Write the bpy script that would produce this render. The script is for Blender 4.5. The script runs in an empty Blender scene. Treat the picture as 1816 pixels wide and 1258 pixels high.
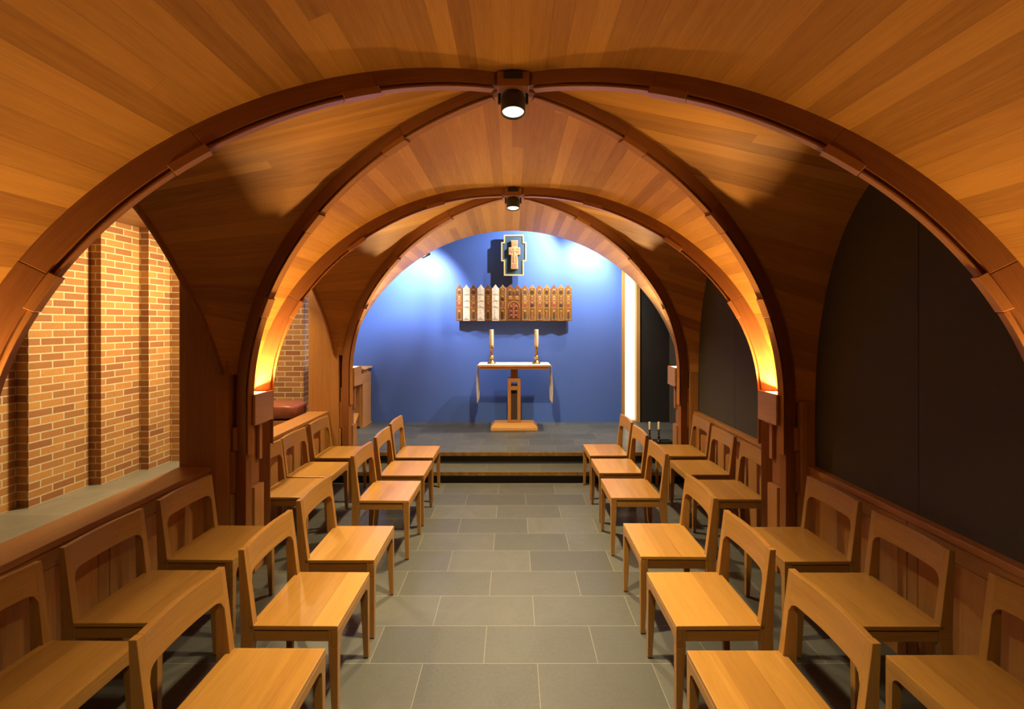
import bpy, math, random
from mathutils import Vector, Matrix
random.seed(7)
PI = math.pi
sin, cos, sqrt, radians = math.sin, math.cos, math.sqrt, math.radians
scene = bpy.context.scene
COL = scene.collection

# ------------------------------------------------------------------ materials
class NT:
    def __init__(self, name):
        self.m = bpy.data.materials.new(name)
        self.m.use_nodes = True
        self.t = self.m.node_tree
        self.b = self.t.nodes['Principled BSDF']
    def n(self, kind, **kw):
        nd = self.t.nodes.new(kind)
        for k, v in kw.items():
            setattr(nd, k, v)
        return nd
    def l(self, a, b):
        self.t.links.new(a, b)
    def math(self, op, a, b=None, c=None):
        nd = self.n('ShaderNodeMath', operation=op)
        for i, v in enumerate((a, b, c)):
            if v is None: continue
            if isinstance(v, (int, float)): nd.inputs[i].default_value = v
            else: self.l(v, nd.inputs[i])
        return nd.outputs[0]
    def comb(self, x, y, z):
        nd = self.n('ShaderNodeCombineXYZ')
        for i, v in enumerate((x, y, z)):
            if isinstance(v, (int, float)): nd.inputs[i].default_value = v
            else: self.l(v, nd.inputs[i])
        return nd.outputs[0]
    def mix(self, f, a, b, mode='MIX'):
        nd = self.n('ShaderNodeMix', data_type='RGBA', blend_type=mode)
        for s, v in ((nd.inputs['Factor'], f), (nd.inputs[6], a), (nd.inputs[7], b)):
            if isinstance(v, (int, float)): s.default_value = v
            elif isinstance(v, tuple): s.default_value = (*v, 1) if len(v) == 3 else v
            else: self.l(v, s)
        return nd.outputs[2]
    def noise(self, vec, scale, detail=3, rough=.55, dist=0):
        nd = self.n('ShaderNodeTexNoise')
        self.l(vec, nd.inputs['Vector'])
        nd.inputs['Scale'].default_value = scale
        nd.inputs['Detail'].default_value = detail
        nd.inputs['Roughness'].default_value = rough
        nd.inputs['Distortion'].default_value = dist
        return nd.outputs['Fac']
    def ramp(self, f, a, b):
        nd = self.n('ShaderNodeMapRange')
        self.l(f, nd.inputs['Value'])
        nd.inputs['From Min'].default_value = a
        nd.inputs['From Max'].default_value = b
        return nd.outputs[0]
    def bump(self, h, strength=.2, dist=.002):
        nd = self.n('ShaderNodeBump')
        nd.inputs['Strength'].default_value = strength
        nd.inputs['Distance'].default_value = dist
        self.l(h, nd.inputs['Height'])
        self.l(nd.outputs[0], self.b.inputs['Normal'])

def srgb(r, g, b):
    f = lambda c: (c/255/12.92) if c/255 <= .04045 else ((c/255+.055)/1.055)**2.4
    return (f(r), f(g), f(b))

def plain(name, col, rough=.5, metal=0., spec=.5, emit=0., var=.0, scale=20):
    t = NT(name)
    t.b.inputs['Base Color'].default_value = (*col, 1)
    t.b.inputs['Roughness'].default_value = rough
    t.b.inputs['Metallic'].default_value = metal
    t.b.inputs['Specular IOR Level'].default_value = spec
    if emit:
        t.b.inputs['Emission Color'].default_value = (*col, 1)
        t.b.inputs['Emission Strength'].default_value = emit
    if var:
        co = t.n('ShaderNodeTexCoord').outputs['Object']
        f = t.ramp(t.noise(co, scale, 4, .6), .3, .7)
        dk = tuple(c*(1-var) for c in col); lt = tuple(min(1, c*(1+var)) for c in col)
        t.l(t.mix(f, dk, lt), t.b.inputs['Base Color'])
        t.bump(f, .15, .003)
    return t.m

def wood(name, light, dark, plank=None, plen=2.2, rough=.38, seam=.5, tone=.45, spec=.5, use_random=True):
    """oak: grain runs along U (metres), boards of width `plank` lie across V"""
    t = NT(name)
    uv = t.n('ShaderNodeUVMap').outputs[0]
    sp = t.n('ShaderNodeSeparateXYZ'); t.l(uv, sp.inputs[0])
    u, v = sp.outputs[0], sp.outputs[1]
    if use_random:
        rnd0 = t.n('ShaderNodeObjectInfo').outputs['Random']
    else:
        rnd0 = t.math('ADD', 0., .37)
    off = t.math('MULTIPLY', rnd0, 37.)
    if plank:
        vv = t.math('DIVIDE', v, plank)
        row = t.math('FLOOR', vv)
        wn = t.n('ShaderNodeTexWhiteNoise', noise_dimensions='2D')
        t.l(t.comb(row, off, 0.), wn.inputs['Vector'])
        uu = t.math('ADD', t.math('DIVIDE', u, plen), t.math('MULTIPLY', wn.outputs['Value'], 5.3))
        seg = t.math('FLOOR', uu)
        w2 = t.n('ShaderNodeTexWhiteNoise', noise_dimensions='3D')
        t.l(t.comb(row, seg, off), w2.inputs['Vector'])
        r = w2.outputs['Value']
        fr = t.math('FRACT', vv)
        edge = t.math('MINIMUM', fr, t.math('SUBTRACT', 1., fr))
        fu = t.math('FRACT', uu)
        eu = t.math('MULTIPLY', t.math('MINIMUM', fu, t.math('SUBTRACT', 1., fu)), plen/plank)
        edge = t.math('MINIMUM', edge, eu)
        gap = t.math('SUBTRACT', 1., t.math('MINIMUM', t.math('DIVIDE', edge, .022), 1.))
    else:
        r = rnd0
        gap = None
    z = t.math('ADD', off, t.math('MULTIPLY', r, 19.))
    g1 = t.noise(t.comb(t.math('MULTIPLY', u, 1.6), t.math('MULTIPLY', v, 22.), z), 1.0, 4, .6, 1.2)
    g2 = t.noise(t.comb(t.math('MULTIPLY', u, 9.), t.math('MULTIPLY', v, 230.), z), 1.0, 2, .5)
    f = t.math('ADD', t.math('MULTIPLY', t.ramp(g1, .3, .7), .55), t.math('MULTIPLY', t.ramp(g2, .3, .75), .45))
    f = t.math('ADD', t.math('MULTIPLY', f, 1-tone), t.math('MULTIPLY', r, tone))
    c = t.mix(f, dark, light)
    if gap is not None:
        c = t.mix(t.math('MULTIPLY', gap, seam), c, tuple(x*.25 for x in dark))
    t.l(c, t.b.inputs['Base Color'])
    t.b.inputs['Roughness'].default_value = rough
    t.b.inputs['Specular IOR Level'].default_value = spec
    h = g2
    if gap is not None:
        h = t.math('SUBTRACT', t.math('MULTIPLY', g2, .35), gap)
    t.bump(h, .25, .0012)
    return t.m

def brick_mat():
    t = NT('brick')
    uv = t.n('ShaderNodeUVMap').outputs[0]
    def bt(c1, c2, mo):
        b = t.n('ShaderNodeTexBrick', offset=.5, offset_frequency=2)
        t.l(uv, b.inputs['Vector'])
        for k, v in (('Scale', 1.), ('Mortar Size', .0062), ('Mortar Smooth', .15), ('Bias', 0.),
                     ('Brick Width', .205), ('Row Height', .0677)):
            b.inputs[k].default_value = v
        b.inputs['Color1'].default_value = (*c1, 1); b.inputs['Color2'].default_value = (*c2, 1)
        b.inputs['Mortar'].default_value = (*mo, 1)
        return b
    b1 = bt((.54, .27, .066), (.25, .09, .03), (.5, .44, .32))
    b2 = bt((.0, .0, .0), (1., 1., 1.), (.5, .5, .5))
    b2.inputs['Bias'].default_value = -.1
    n1 = t.noise(uv, 55, 5, .65)
    n2 = t.noise(uv, 6, 2)
    c = t.mix(.22, b1.outputs['Color'], t.mix(n2, (.15, .05, .025), (.52, .26, .09)))
    c = t.mix(b1.outputs['Fac'], c, (.58, .50, .34))
    c = t.mix(t.math('MULTIPLY', t.ramp(n1, .35, .75), .28), c, (.16, .07, .03))
    t.l(c, t.b.inputs['Base Color'])
    t.b.inputs['Roughness'].default_value = .85
    h = t.math('ADD', t.math('MULTIPLY', t.math('SUBTRACT', 1., b1.outputs['Fac']), 1.), t.math('MULTIPLY', n1, .35))
    t.bump(h, .6, .004)
    return t.m

def slate(name, rw=.61, rh=.305, base=(.078, .076, .064), rough=.45):
    t = NT(name)
    uv = t.n('ShaderNodeUVMap').outputs[0]
    b = t.n('ShaderNodeTexBrick', offset=.47, offset_frequency=2)
    t.l(uv, b.inputs['Vector'])
    for k, v in (('Scale', 1.), ('Mortar Size', .0018), ('Mortar Smooth', .1), ('Bias', 0.),
                 ('Brick Width', rw), ('Row Height', rh)):
        b.inputs[k].default_value = v
    lo = tuple(c*.72 for c in base); hi = tuple(c*1.22 for c in base)
    b.inputs['Color1'].default_value = (*lo, 1); b.inputs['Color2'].default_value = (*hi, 1)
    b.inputs['Mortar'].default_value = (.2, .185, .14, 1)
    n1 = t.noise(uv, 3.1, 6, .62, .6)
    n2 = t.noise(uv, 60, 4, .6)
    c = t.mix(t.math('MULTIPLY', t.ramp(n1, .32, .72), .55), b.outputs['Color'], tuple(c*.62 for c in base), 'MIX')
    c = t.mix(t.math('MULTIPLY', t.ramp(n2, .4, .8), .22), c, tuple(min(1, c*1.7) for c in base))
    c = t.mix(b.outputs['Fac'], c, (.19, .175, .13))
    t.l(c, t.b.inputs['Base Color'])
    rr = t.n('ShaderNodeMapRange'); t.l(n1, rr.inputs[0])
    rr.inputs['To Min'].default_value = rough-.1; rr.inputs['To Max'].default_value = rough+.15
    t.l(rr.outputs[0], t.b.inputs['Roughness'])
    h = t.math('SUBTRACT', t.math('MULTIPLY', n1, .5), b.outputs['Fac'])
    t.bump(h, .35, .003)
    return t.m

def blue_paint():
    t = NT('blue_paint')
    co = t.n('ShaderNodeTexCoord').outputs['Object']
    n = t.noise(co, 1.3, 4, .6)
    t.l(t.mix(n, (.030, .100, .44), (.036, .112, .48)), t.b.inputs['Base Color'])
    t.b.inputs['Roughness'].default_value = .62
    t.b.inputs['Specular IOR Level'].default_value = .6
    t.b.inputs['Sheen Weight'].default_value = .25
    t.b.inputs['Sheen Roughness'].default_value = .6
    f = t.noise(co, 90, 3)
    t.bump(f, .06, .002)
    return t.m

def fabric_black():
    t = NT('black_fabric')
    co = t.n('ShaderNodeTexCoord').outputs['Object']
    n = t.noise(co, 220, 3, .6)
    n2 = t.noise(co, 2, 3, .6)
    c = t.mix(n, (.046, .042, .032), (.095, .084, .064))
    c = t.mix(t.math('MULTIPLY', n2, .3), c, (.022, .022, .022))
    t.l(c, t.b.inputs['Base Color'])
    t.b.inputs['Roughness'].default_value = .9
    t.b.inputs['Specular IOR Level'].default_value = .2
    t.bump(n, .2, .001)
    return t.m

M = {}
OAK_L, OAK_D = (.39, .195, .042), (.23, .10, .02)
M['vault'] = wood('vault_boards', (.55, .26, .050), (.235, .092, .017), plank=.088, seam=.3, plen=7.5, rough=.55, tone=.55, spec=.22)
M['chair'] = wood('chair_oak', OAK_L, OAK_D, plank=None, rough=.34, tone=.25)
M['seat'] = wood('seat_boards', (.46, .235, .048), (.24, .108, .02), plank=.125, plen=60., rough=.30, tone=.5, seam=.15)
M['rail'] = wood('rail_oak', (.42, .19, .052), (.26, .105, .028), plank=None, rough=.42, tone=.3)
M['panel'] = wood('panel_oak', (.48, .215, .056), (.30, .125, .033), plank=.10, plen=5., rough=.42, tone=.4, seam=.3)
M['rib'] = wood('rib_oak', (.34, .13, .034), (.20, .07, .018), plank=None, rough=.4, tone=.25)
M['lam'] = wood('lamination_oak', (.44, .19, .05), (.30, .115, .03), plank=None, rough=.4, tone=.25)
M['box'] = wood('lamp_panel_oak', (.58, .33, .105), (.42, .21, .06), plank=None, rough=.4, tone=.3)
M['altar'] = wood('altar_oak', (.42, .19, .06), (.26, .10, .028), plank=None, rough=.4, tone=.3)
M['soffit'] = wood('soffit_boards', (.40, .19, .06), (.24, .10, .03), plank=.09, plen=3., rough=.45, tone=.5)
M['brick'] = brick_mat()
M['slate'] = slate('slate_tiles')
M['slate_sill'] = slate('slate_pale', .9, .6, (.20, .185, .145))
M['slate_dark'] = slate('slate_platform', .61, .305, (.075, .078, .074), .38)
M['blue'] = blue_paint()
M['black'] = fabric_black()
M['dark'] = plain('dark_metal', (.02, .018, .016), .45, .3)
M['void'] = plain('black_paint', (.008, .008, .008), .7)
M['brass'] = plain('antique_brass', (.50, .30, .09), .32, 1., var=.25, scale=30)
M['nosing'] = plain('brass_nosing', (.42, .24, .065), .36, .85, var=.3, scale=16)
M['iron'] = plain('dark_bronze', (.055, .035, .02), .4, .8)
M['wax'] = plain('ivory_wax', (.85, .70, .42), .45, var=.05)
M['wick'] = plain('wick', (.02, .015, .01), .9)
M['grille'] = plain('dark_grille', (.045, .024, .012), .7, var=.3, scale=150)
M['linen'] = plain('white_linen', (.86, .82, .72), .85, var=.06, scale=60)
M['gold'] = plain('gold_frame', (.85, .55, .18), .35, .35)
M['navy'] = plain('navy_board', (.022, .055, .105), .6)
M['carved'] = wood('carved_cross_wood', (.60, .33, .15), (.38, .18, .075), rough=.5, tone=.2)
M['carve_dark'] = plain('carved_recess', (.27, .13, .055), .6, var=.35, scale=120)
M['icon_wood'] = wood('icon_wood', (.22, .085, .018), (.12, .04, .01), rough=.4, tone=.5)
M['icon_pale'] = wood('icon_pale_gilt', (.42, .24, .075), (.30, .15, .04), rough=.4, tone=.4)
M['icon_red'] = plain('icon_red', (.20, .04, .016), .5, var=.3, scale=60)
M['icon_halo'] = plain('icon_halo_gold', (.80, .50, .13), .35, .3)
M['icon_robe'] = plain('icon_dark_robe', (.05, .02, .015), .6, var=.3, scale=90)
M['icon_rose'] = plain('icon_rose_robe', (.26, .10, .05), .6, var=.3, scale=90)
M['icon_green'] = plain('icon_green_ground', (.14, .12, .05), .6, var=.3, scale=90)
M['icon_gold'] = plain('icon_gold_ground', (.21, .088, .016), .42, .2, var=.2, scale=50)
def silver_mat():
    t = NT('beaten_silver')
    co = t.n('ShaderNodeTexCoord').outputs['Object']
    n = t.noise(co, 24, 3, .5, .6)
    t.l(t.mix(t.ramp(n, .25, .65), (.55, .47, .34), (.86, .80, .68)), t.b.inputs['Base Color'])
    t.b.inputs['Metallic'].default_value = .35
    t.b.inputs['Roughness'].default_value = .38
    t.bump(n, .7, .006)
    return t.m
M['silver'] = silver_mat()
M['leather'] = plain('red_brown_leather', (.22, .06, .03), .42, var=.2, scale=9)
M['key_white'] = plain('ivory_keys', (.75, .70, .58), .35)
M['key_black'] = plain('ebony_keys', (.012, .012, .012), .3)
M['paper'] = plain('paper', (.70, .65, .5), .8)
M['lamp_glow'] = plain('lamp_glow', (1., .96, .80), .5, emit=1.3)
M['tube_glow'] = plain('tube_glow', (1., .56, .18), .5, emit=25.)
M['window_glow'] = plain('lit_window_glass', (1., .92, .66), .5, emit=1.4)
M['steel'] = plain('lamp_housing', (.06, .05, .04), .35, .6)
M['rubber'] = plain('black_rubber', (.01, .01, .01), .7)

# ------------------------------------------------------------------ mesh builder
class MB:
    def __init__(s):
        s.v = []; s.f = []; s.uv = []; s.mi = []; s.sm = []; s.mats = []
    def slot(s, m):
        if m not in s.mats: s.mats.append(m)
        return s.mats.index(m)
    def face(s, idx, uvs, m=None, smooth=False):
        s.f.append(tuple(idx)); s.uv.append(list(uvs)); s.mi.append(s.slot(m) if m else 0); s.sm.append(smooth)
    def quadpts(s, pts, grain='x', m=None, smooth=False):
        b = len(s.v); s.v += [tuple(p) for p in pts]
        s.face(range(b, b+len(pts)), s.boxuv(pts, grain), m, smooth)
    def boxuv(s, pts, grain):
        P = [Vector(p) for p in pts]
        n = Vector((0, 0, 0))
        for i in range(len(P)):
            a, c = P[i], P[(i+1) % len(P)]
            n += Vector(((a.y-c.y)*(a.z+c.z), (a.z-c.z)*(a.x+c.x), (a.x-c.x)*(a.y+c.y)))
        ax = max(range(3), key=lambda i: abs(n[i]))
        g = 'xyz'.index(grain)
        rest = [i for i in range(3) if i != ax]
        if g in rest:
            o = [i for i in rest if i != g][0]
            return [(p[g], p[o]+.013*ax) for p in P]
        return [(p[rest[0]]*.35+.1, p[rest[1]]) for p in P]
    def box(s, x0, x1, y0, y1, z0, z1, grain='x', m=None):
        c = [(x0,y0,z0),(x1,y0,z0),(x1,y1,z0),(x0,y1,z0),(x0,y0,z1),(x1,y0,z1),(x1,y1,z1),(x0,y1,z1)]
        b = len(s.v); s.v += c
        for q in ((0,3,2,1),(4,5,6,7),(0,1,5,4),(1,2,6,5),(2,3,7,6),(3,0,4,7)):
            s.face([b+i for i in q], s.boxuv([c[i] for i in q], grain), m)
    def hexa(s, lo, hi, grain='z', m=None):
        """lo, hi: four points each (same winding, ccw from above)"""
        c = [tuple(p) for p in lo]+[tuple(p) for p in hi]
        b = len(s.v); s.v += c
        for q in ((0,3,2,1),(4,5,6,7),(0,1,5,4),(1,2,6,5),(2,3,7,6),(3,0,4,7)):
            s.face([b+i for i in q], s.boxuv([c[i] for i in q], grain), m)
    def prism(s, poly, d0, d1, axis='y', grain='z', m=None):
        """poly in the two other axes, extruded along axis from d0 to d1"""
        def P(a, bb, d):
            return {'x': (d, a, bb), 'y': (a, d, bb), 'z': (a, bb, d)}[axis]
        n = len(poly)
        lo = [P(a, c, d0) for a, c in poly]; hi = [P(a, c, d1) for a, c in poly]
        ar = sum(poly[i][0]*poly[(i+1) % n][1]-poly[(i+1) % n][0]*poly[i][1] for i in range(n))
        flip = (ar > 0) == (axis == 'y')
        b = len(s.v); s.v += lo+hi
        L = list(range(b, b+n)); H = list(range(b+n, b+2*n))
        f1, f2 = (L[::-1], H) if not flip else (L, H[::-1])
        for f in (f1, f2):
            s.face(f, s.boxuv([s.v[i] for i in f], grain), m)
        for i in range(n):
            j = (i+1) % n
            q = [L[i], L[j], H[j], H[i]] if not flip else [L[j], L[i], H[i], H[j]]
            s.face(q, s.boxuv([s.v[k] for k in q], grain), m)
    def grid(s, fn, nu, nv, uvfn, m=None, smooth=True, flip=False):
        b = len(s.v)
        for i in range(nu+1):
            for j in range(nv+1):
                s.v.append(tuple(fn(i/nu, j/nv)))
        for i in range(nu):
            for j in range(nv):
                q = [(i, j), (i+1, j), (i+1, j+1), (i, j+1)]
                if flip: q = q[::-1]
                s.face([b+a*(nv+1)+c for a, c in q], [uvfn(a/nu, c/nv) for a, c in q], m, smooth)
    def lathe(s, prof, n=24, cx=0, cy=0, m=None, smooth=True):
        b = len(s.v)
        for r, z in prof:
            for k in range(n):
                a = 2*PI*k/n
                s.v.append((cx+r*cos(a), cy+r*sin(a), z))
        for i in range(len(prof)-1):
            for k in range(n):
                k2 = (k+1) % n
                q = [b+i*n+k, b+i*n+k2, b+(i+1)*n+k2, b+(i+1)*n+k]
                s.face(q, [(k/n, prof[i][1]), ((k+1)/n, prof[i][1]), ((k+1)/n, prof[i+1][1]), (k/n, prof[i+1][1])], m, smooth)
        s.face([b+k for k in range(n)][::-1], [(0, 0)]*n, m)
        e = b+(len(prof)-1)*n
        s.face([e+k for k in range(n)], [(0, 0)]*n, m)
    def sweep(s, path, prof, m=None):
        """path: list of (P, N, B); prof: list of (n, b) closed section"""
        b = len(s.v); k = len(prof)
        dist = [0]
        for i in range(1, len(path)):
            dist.append(dist[-1]+(path[i][0]-path[i-1][0]).length)
        per = [0]
        for i in range(k):
            a, c = prof[i], prof[(i+1) % k]
            per.append(per[-1]+math.hypot(a[0]-c[0], a[1]-c[1]))
        for P, N, B in path:
            for n_, b_ in prof:
                s.v.append(tuple(P+N*n_+B*b_))
        for i in range(len(path)-1):
            for j in range(k):
                j2 = (j+1) % k
                q = [b+i*k+j, b+(i+1)*k+j, b+(i+1)*k+j2, b+i*k+j2]
                s.face(q, [(dist[i], per[j]), (dist[i+1], per[j]), (dist[i+1], per[j+1]), (dist[i], per[j+1])], m)
        s.face([b+j for j in range(k)], [(p[0]*.3, p[1]) for p in prof], m)
        e = b+(len(path)-1)*k
        s.face([e+j for j in range(k)][::-1], [(p[0]*.3, p[1]) for p in prof][::-1], m)
    def build(s, name, mat, parent=None, loc=None, bevel=0., solid=0., soff=1., fixn=True, rot=None):
        me = bpy.data.meshes.new(name)
        me.from_pydata(s.v, [], s.f)
        ul = me.uv_layers.new(name='UVMap')
        i = 0
        for poly, uvs in zip(me.polygons, s.uv):
            for li, w in zip(poly.loop_indices, uvs):
                ul.data[li].uv = w
        if mat is not None and not s.mats: me.materials.append(mat)
        for mm in s.mats: me.materials.append(mm)
        for poly, mi, sm in zip(me.polygons, s.mi, s.sm):
            poly.material_index = mi; poly.use_smooth = sm
        if fixn:
            import bmesh
            bm = bmesh.new(); bm.from_mesh(me)
            bmesh.ops.recalc_face_normals(bm, faces=bm.faces)
            bm.to_mesh(me); bm.free()
        me.update()
        o = bpy.data.objects.new(name, me); COL.objects.link(o)
        if loc is not None: o.location = loc
        if rot is not None: o.rotation_euler = rot
        if parent is not None: o.parent = parent
        if solid:
            md = o.modifiers.new('thick', 'SOLIDIFY'); md.thickness = solid; md.offset = soff
        if bevel:
            md = o.modifiers.new('bevel', 'BEVEL'); md.width = bevel; md.segments = 2
            md.limit_method = 'ANGLE'; md.angle_limit = radians(40)
        return o

def box_obj(name, mat, x0, x1, y0, y1, z0, z1, grain='x', parent=None, bevel=0.):
    b = MB(); b.box(x0, x1, y0, y1, z0, z1, grain)
    return b.build(name, mat, parent, bevel=bevel)
def thing(name, label, cat, loc=(0, 0, 0), rz=0., group=None):
    o = bpy.data.objects.new(name, None); COL.objects.link(o)
    o.location = loc; o.rotation_euler = (0, 0, rz)
    o.empty_display_size = .1
    tag(o, label, cat, group)
    return o
def tag(o, label, cat, group=None):
    o['label'] = label; o['category'] = cat
    if group: o['group'] = group
    return o
def struct(o, label, cat):
    o['kind'] = 'structure'; o['label'] = label; o['category'] = cat
    return o

# ------------------------------------------------------------------ room dimensions (metres, camera at the origin looking +y)
H = 1.81            # eye height
YC = (2.50, 4.56)   # the two vault crowns
DYS = {(2.50, -1): .925, (2.50, 1): .82, (4.56, -1): 1.02, (4.56, 1): .80}
def DYF(yc, sg): return DYS[(yc, sg)]
DY = .88            # half spread of a pair of ribs at the springing
ZC = 1.25           # springing height
AW, BW = 1.97, 1.90 # half-axes of the vault section
RS = 1.02           # the right half is a touch wider
PZ = .27            # altar platform
YP = (1.475, 3.43, 5.49)   # pillar centres
KP = .034           # slight point at the crown
def zf(th): th = abs(th); return cos(th)-KP*sin(2*th)
def sx(side): return -1. if side == 'l' else RS

# ------------------------------------------------------------------ floor, steps, platform
def floor_uv(p, ox=.129, oy=.013): return (p[0]-ox, p[1]-oy)
def slab(name, mat, x0, x1, y0, y1, z0, z1, ox=.129, oy=.013):
    b = MB()
    b.box(x0, x1, y0, y1, z0, z1)
    for i, f in enumerate(b.f):
        pts = [b.v[k] for k in f]
        if len({round(p[2], 4) for p in pts}) == 1:
            b.uv[i] = [floor_uv(p, ox, oy) for p in pts]
    return b.build(name, mat)
o = slab('floor', M['slate'], -2.2, 2.3, -2.2, 5.6, -.06, 0.)
struct(o, 'grey slate tile floor of the nave', 'floor')
o = slab('floor_aisle', M['slate_sill'], -4.4, -2.2, -2.2, 5.25, -.06, PZ, .0, .1)
struct(o, 'raised pale slate floor beside the brick wall', 'floor')
o = slab('floor_platform', M['slate_dark'], -4.4, 2.6, 5.56, 7.4, -.06, PZ-.001, .2, .05)
struct(o, 'dark slate altar platform in front of the blue wall', 'floor')
def step(y0, y1, z0, z1, label):
    t = thing('step', label, 'step', (0, y0, z0), 0, 'slate steps up to the altar')
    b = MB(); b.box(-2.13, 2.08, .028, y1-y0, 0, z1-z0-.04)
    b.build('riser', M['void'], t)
    b = MB(); b.box(-2.13, 2.08, .012, y1-y0, z1-z0-.04, z1-z0)
    for i, f in enumerate(b.f):
        b.uv[i] = [(b.v[k][0]+.02, b.v[k][1]+.03) for k in f]
    b.build('tread', M['slate_dark'] if z0 > .1 else M['slate'], t)
    b = MB(); b.box(-2.13, 2.08, 0, .011, z1-z0-.042, z1-z0+.0015)
    b.build('nosing', M['nosing'], t, bevel=.002)['label'] = 'brass nosing strip'
step(5.215, 5.55, 0, .131, 'lower slate step with brass nosing above the nave floor')
step(5.515, 5.562, .1315, PZ, 'upper slate step with brass nosing at the platform edge')

# ------------------------------------------------------------------ vault webs
def web_pt(th, y, s=None):
    s = (RS if th > 0 else 1.)
    return (s*AW*sin(th), y, ZC+BW*zf(th))
def arc_len(n=180):
    L = [0.]; th0 = -PI/2
    p = web_pt(th0, 0)
    for i in range(1, n+1):
        q = web_pt(th0+PI*i/n, 0)
        L.append(L[-1]+math.hypot(q[0]-p[0], q[2]-p[2])); p = q
    return L
ARC = arc_len()
def arcv(t):
    x = t*180; i = min(179, int(x)); return ARC[i]+(ARC[i+1]-ARC[i])*(x-i)
def transverse(name, y0fn, y1fn, label, endfn=None, ny=10, down=None):
    b = MB()
    def fn(a, c):
        th = -PI/2+PI*a
        if endfn is None:
            return web_pt(th, y0fn(th)+(y1fn(th)-y0fn(th))*c)
        p = Vector(web_pt(th, y0fn(th))); q = Vector(endfn(th))
        return p.lerp(q, c)
    def uvf(a, c):
        th = -PI/2+PI*a
        return (y0fn(th)+(y1fn(th)-y0fn(th))*c, arcv(a))
    b.grid(fn, 96, ny, uvf)
    if down is not None:   # short straight drop behind the lamp boxes
        for s_ in (-1, 1):
            th = s_*PI/2
            x = web_pt(th, 0)[0]
            y0, y1 = y0fn(th), y1fn(th)
            pts = [(x, y0, ZC), (x, y1, ZC), (x, y1, down), (x, y0, down)]
            k = len(b.v); b.v += pts
            b.face(range(k, k+4), [(p[1], arcv(0 if s_ < 0 else 1)-(ZC-p[2])*(1 if s_ < 0 else -1)) for p in pts])
    o = b.build(name, M['vault'], fixn=True, solid=.0)
    struct(o, label, 'ceiling')
    return o
def rib_y(yc, sg):
    return lambda th: yc+sg*DYF(yc, sg)*abs(sin(th))
transverse('ceiling', lambda th: -2.1, rib_y(YC[0], -1), 'curved oak boards of the vault overhead nearest the camera', ny=16)
transverse('ceiling_middle', rib_y(YC[0], 1), rib_y(YC[1], -1), 'curved oak boards of the vault between the two ceiling lamps', down=1.0)
RE, ZE, YE = 2.354, .746, 6.36
def end_pt(th):
    ph = th*78./90.
    return (RE*sin(ph), YE, ZE+RE*cos(ph))
transverse('ceiling_altar', rib_y(YC[1], 1), lambda th: YE, 'pale curved oak boards of the vault nearest the blue wall', endfn=end_pt)

def catmull(tab, t):
    ks = [r[0] for r in tab]
    i = 0
    while i < len(ks)-2 and t > ks[i+1]: i += 1
    f = (t-ks[i])/(ks[i+1]-ks[i])
    p0 = tab[max(0, i-1)][1:]; p1 = tab[i][1:]; p2 = tab[i+1][1:]; p3 = tab[min(len(tab)-1, i+2)][1:]
    return tuple(.5*((2*b)+(-a+c)*f+(2*a-5*b+4*c-d)*f*f+(-a+3*b-3*c+d)*f**3) for a, b, c, d in zip(p0, p1, p2, p3))
LTAB = [(0, -2.25, 0, 2.63), (.22, -2.245, .11, 2.58), (.37, -2.22, .216, 2.519), (.56, -2.20, .377, 2.342),
        (.72, -2.16, .51, 2.12), (.87, -2.11, .65, 1.84), (1., -2.06, .775, 1.455)]
def edge_pt(side, yc, t):     # t in -1..1
    a = abs(t); sg = 1 if t >= 0 else -1
    if side == 'l':
        x, dy, z = catmull(LTAB, a)
        return (x, yc+sg*dy*(1 if sg > 0 else (DYF(yc, -1)-.02)/.775), z)
    th = a*PI/2
    return (2.148, yc+sg*(.77 if sg > 0 else DYF(yc, -1)-.02)*sin(th), ZC+1.50*cos(th))
def lateral(side, yc, label):
    b = MB()
    tmax = radians(83.8) if side == 'l' else PI/2
    s_ = -1 if side == 'l' else RS
    def ribp(t):
        th = t*tmax
        return Vector((s_*AW*abs(sin(th)), yc+DYF(yc, 1 if th > 0 else -1)*sin(th), ZC+BW*zf(th)))
    def fn(a, c):
        t = a*2-1
        return ribp(t).lerp(Vector(edge_pt(side, yc, t)), c)
    def uvf(a, c):
        t = a*2-1
        p = fn(a, c)
        return (p[0], 1.75*t*(.93+.0*c)+.02)
    b.grid(fn, 80, 10, uvf)
    # rim of the boards along the open edge
    up = -.05 if side == 'l' else .05
    o = b.build('ceiling_side', M['vault'], solid=0)
    struct(o, label, 'ceiling')
    # trim along the edge on the open (left) side
    if side == 'l':
        e = MB()
        path = []
        N = 70
        for i in range(N+1):
            t = -1+2*i/N
            p = Vector(edge_pt(side, yc, t))
            q = Vector(edge_pt(side, yc, min(1, t+.01))) - Vector(edge_pt(side, yc, max(-1, t-.01)))
            q.normalize()
            Bv = Vector((1, 0, 0)); Nv = q.cross(Bv).normalized()
            path.append((p, Nv, Bv))
        e.sweep(path, [(-.006, -.014), (-.006, .006), (.03, .006), (.03, -.014)])
        e.build('board_edge', M['rib'], o)
    return o
for i, yc in enumerate(YC):
    w = 'nearer' if i == 0 else 'farther'
    lateral('l', yc, 'oak boarded side vault over the %s bay, brick side' % w)
    lateral('r', yc, 'oak boarded side vault over the %s bay, black wall side' % w)

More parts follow.
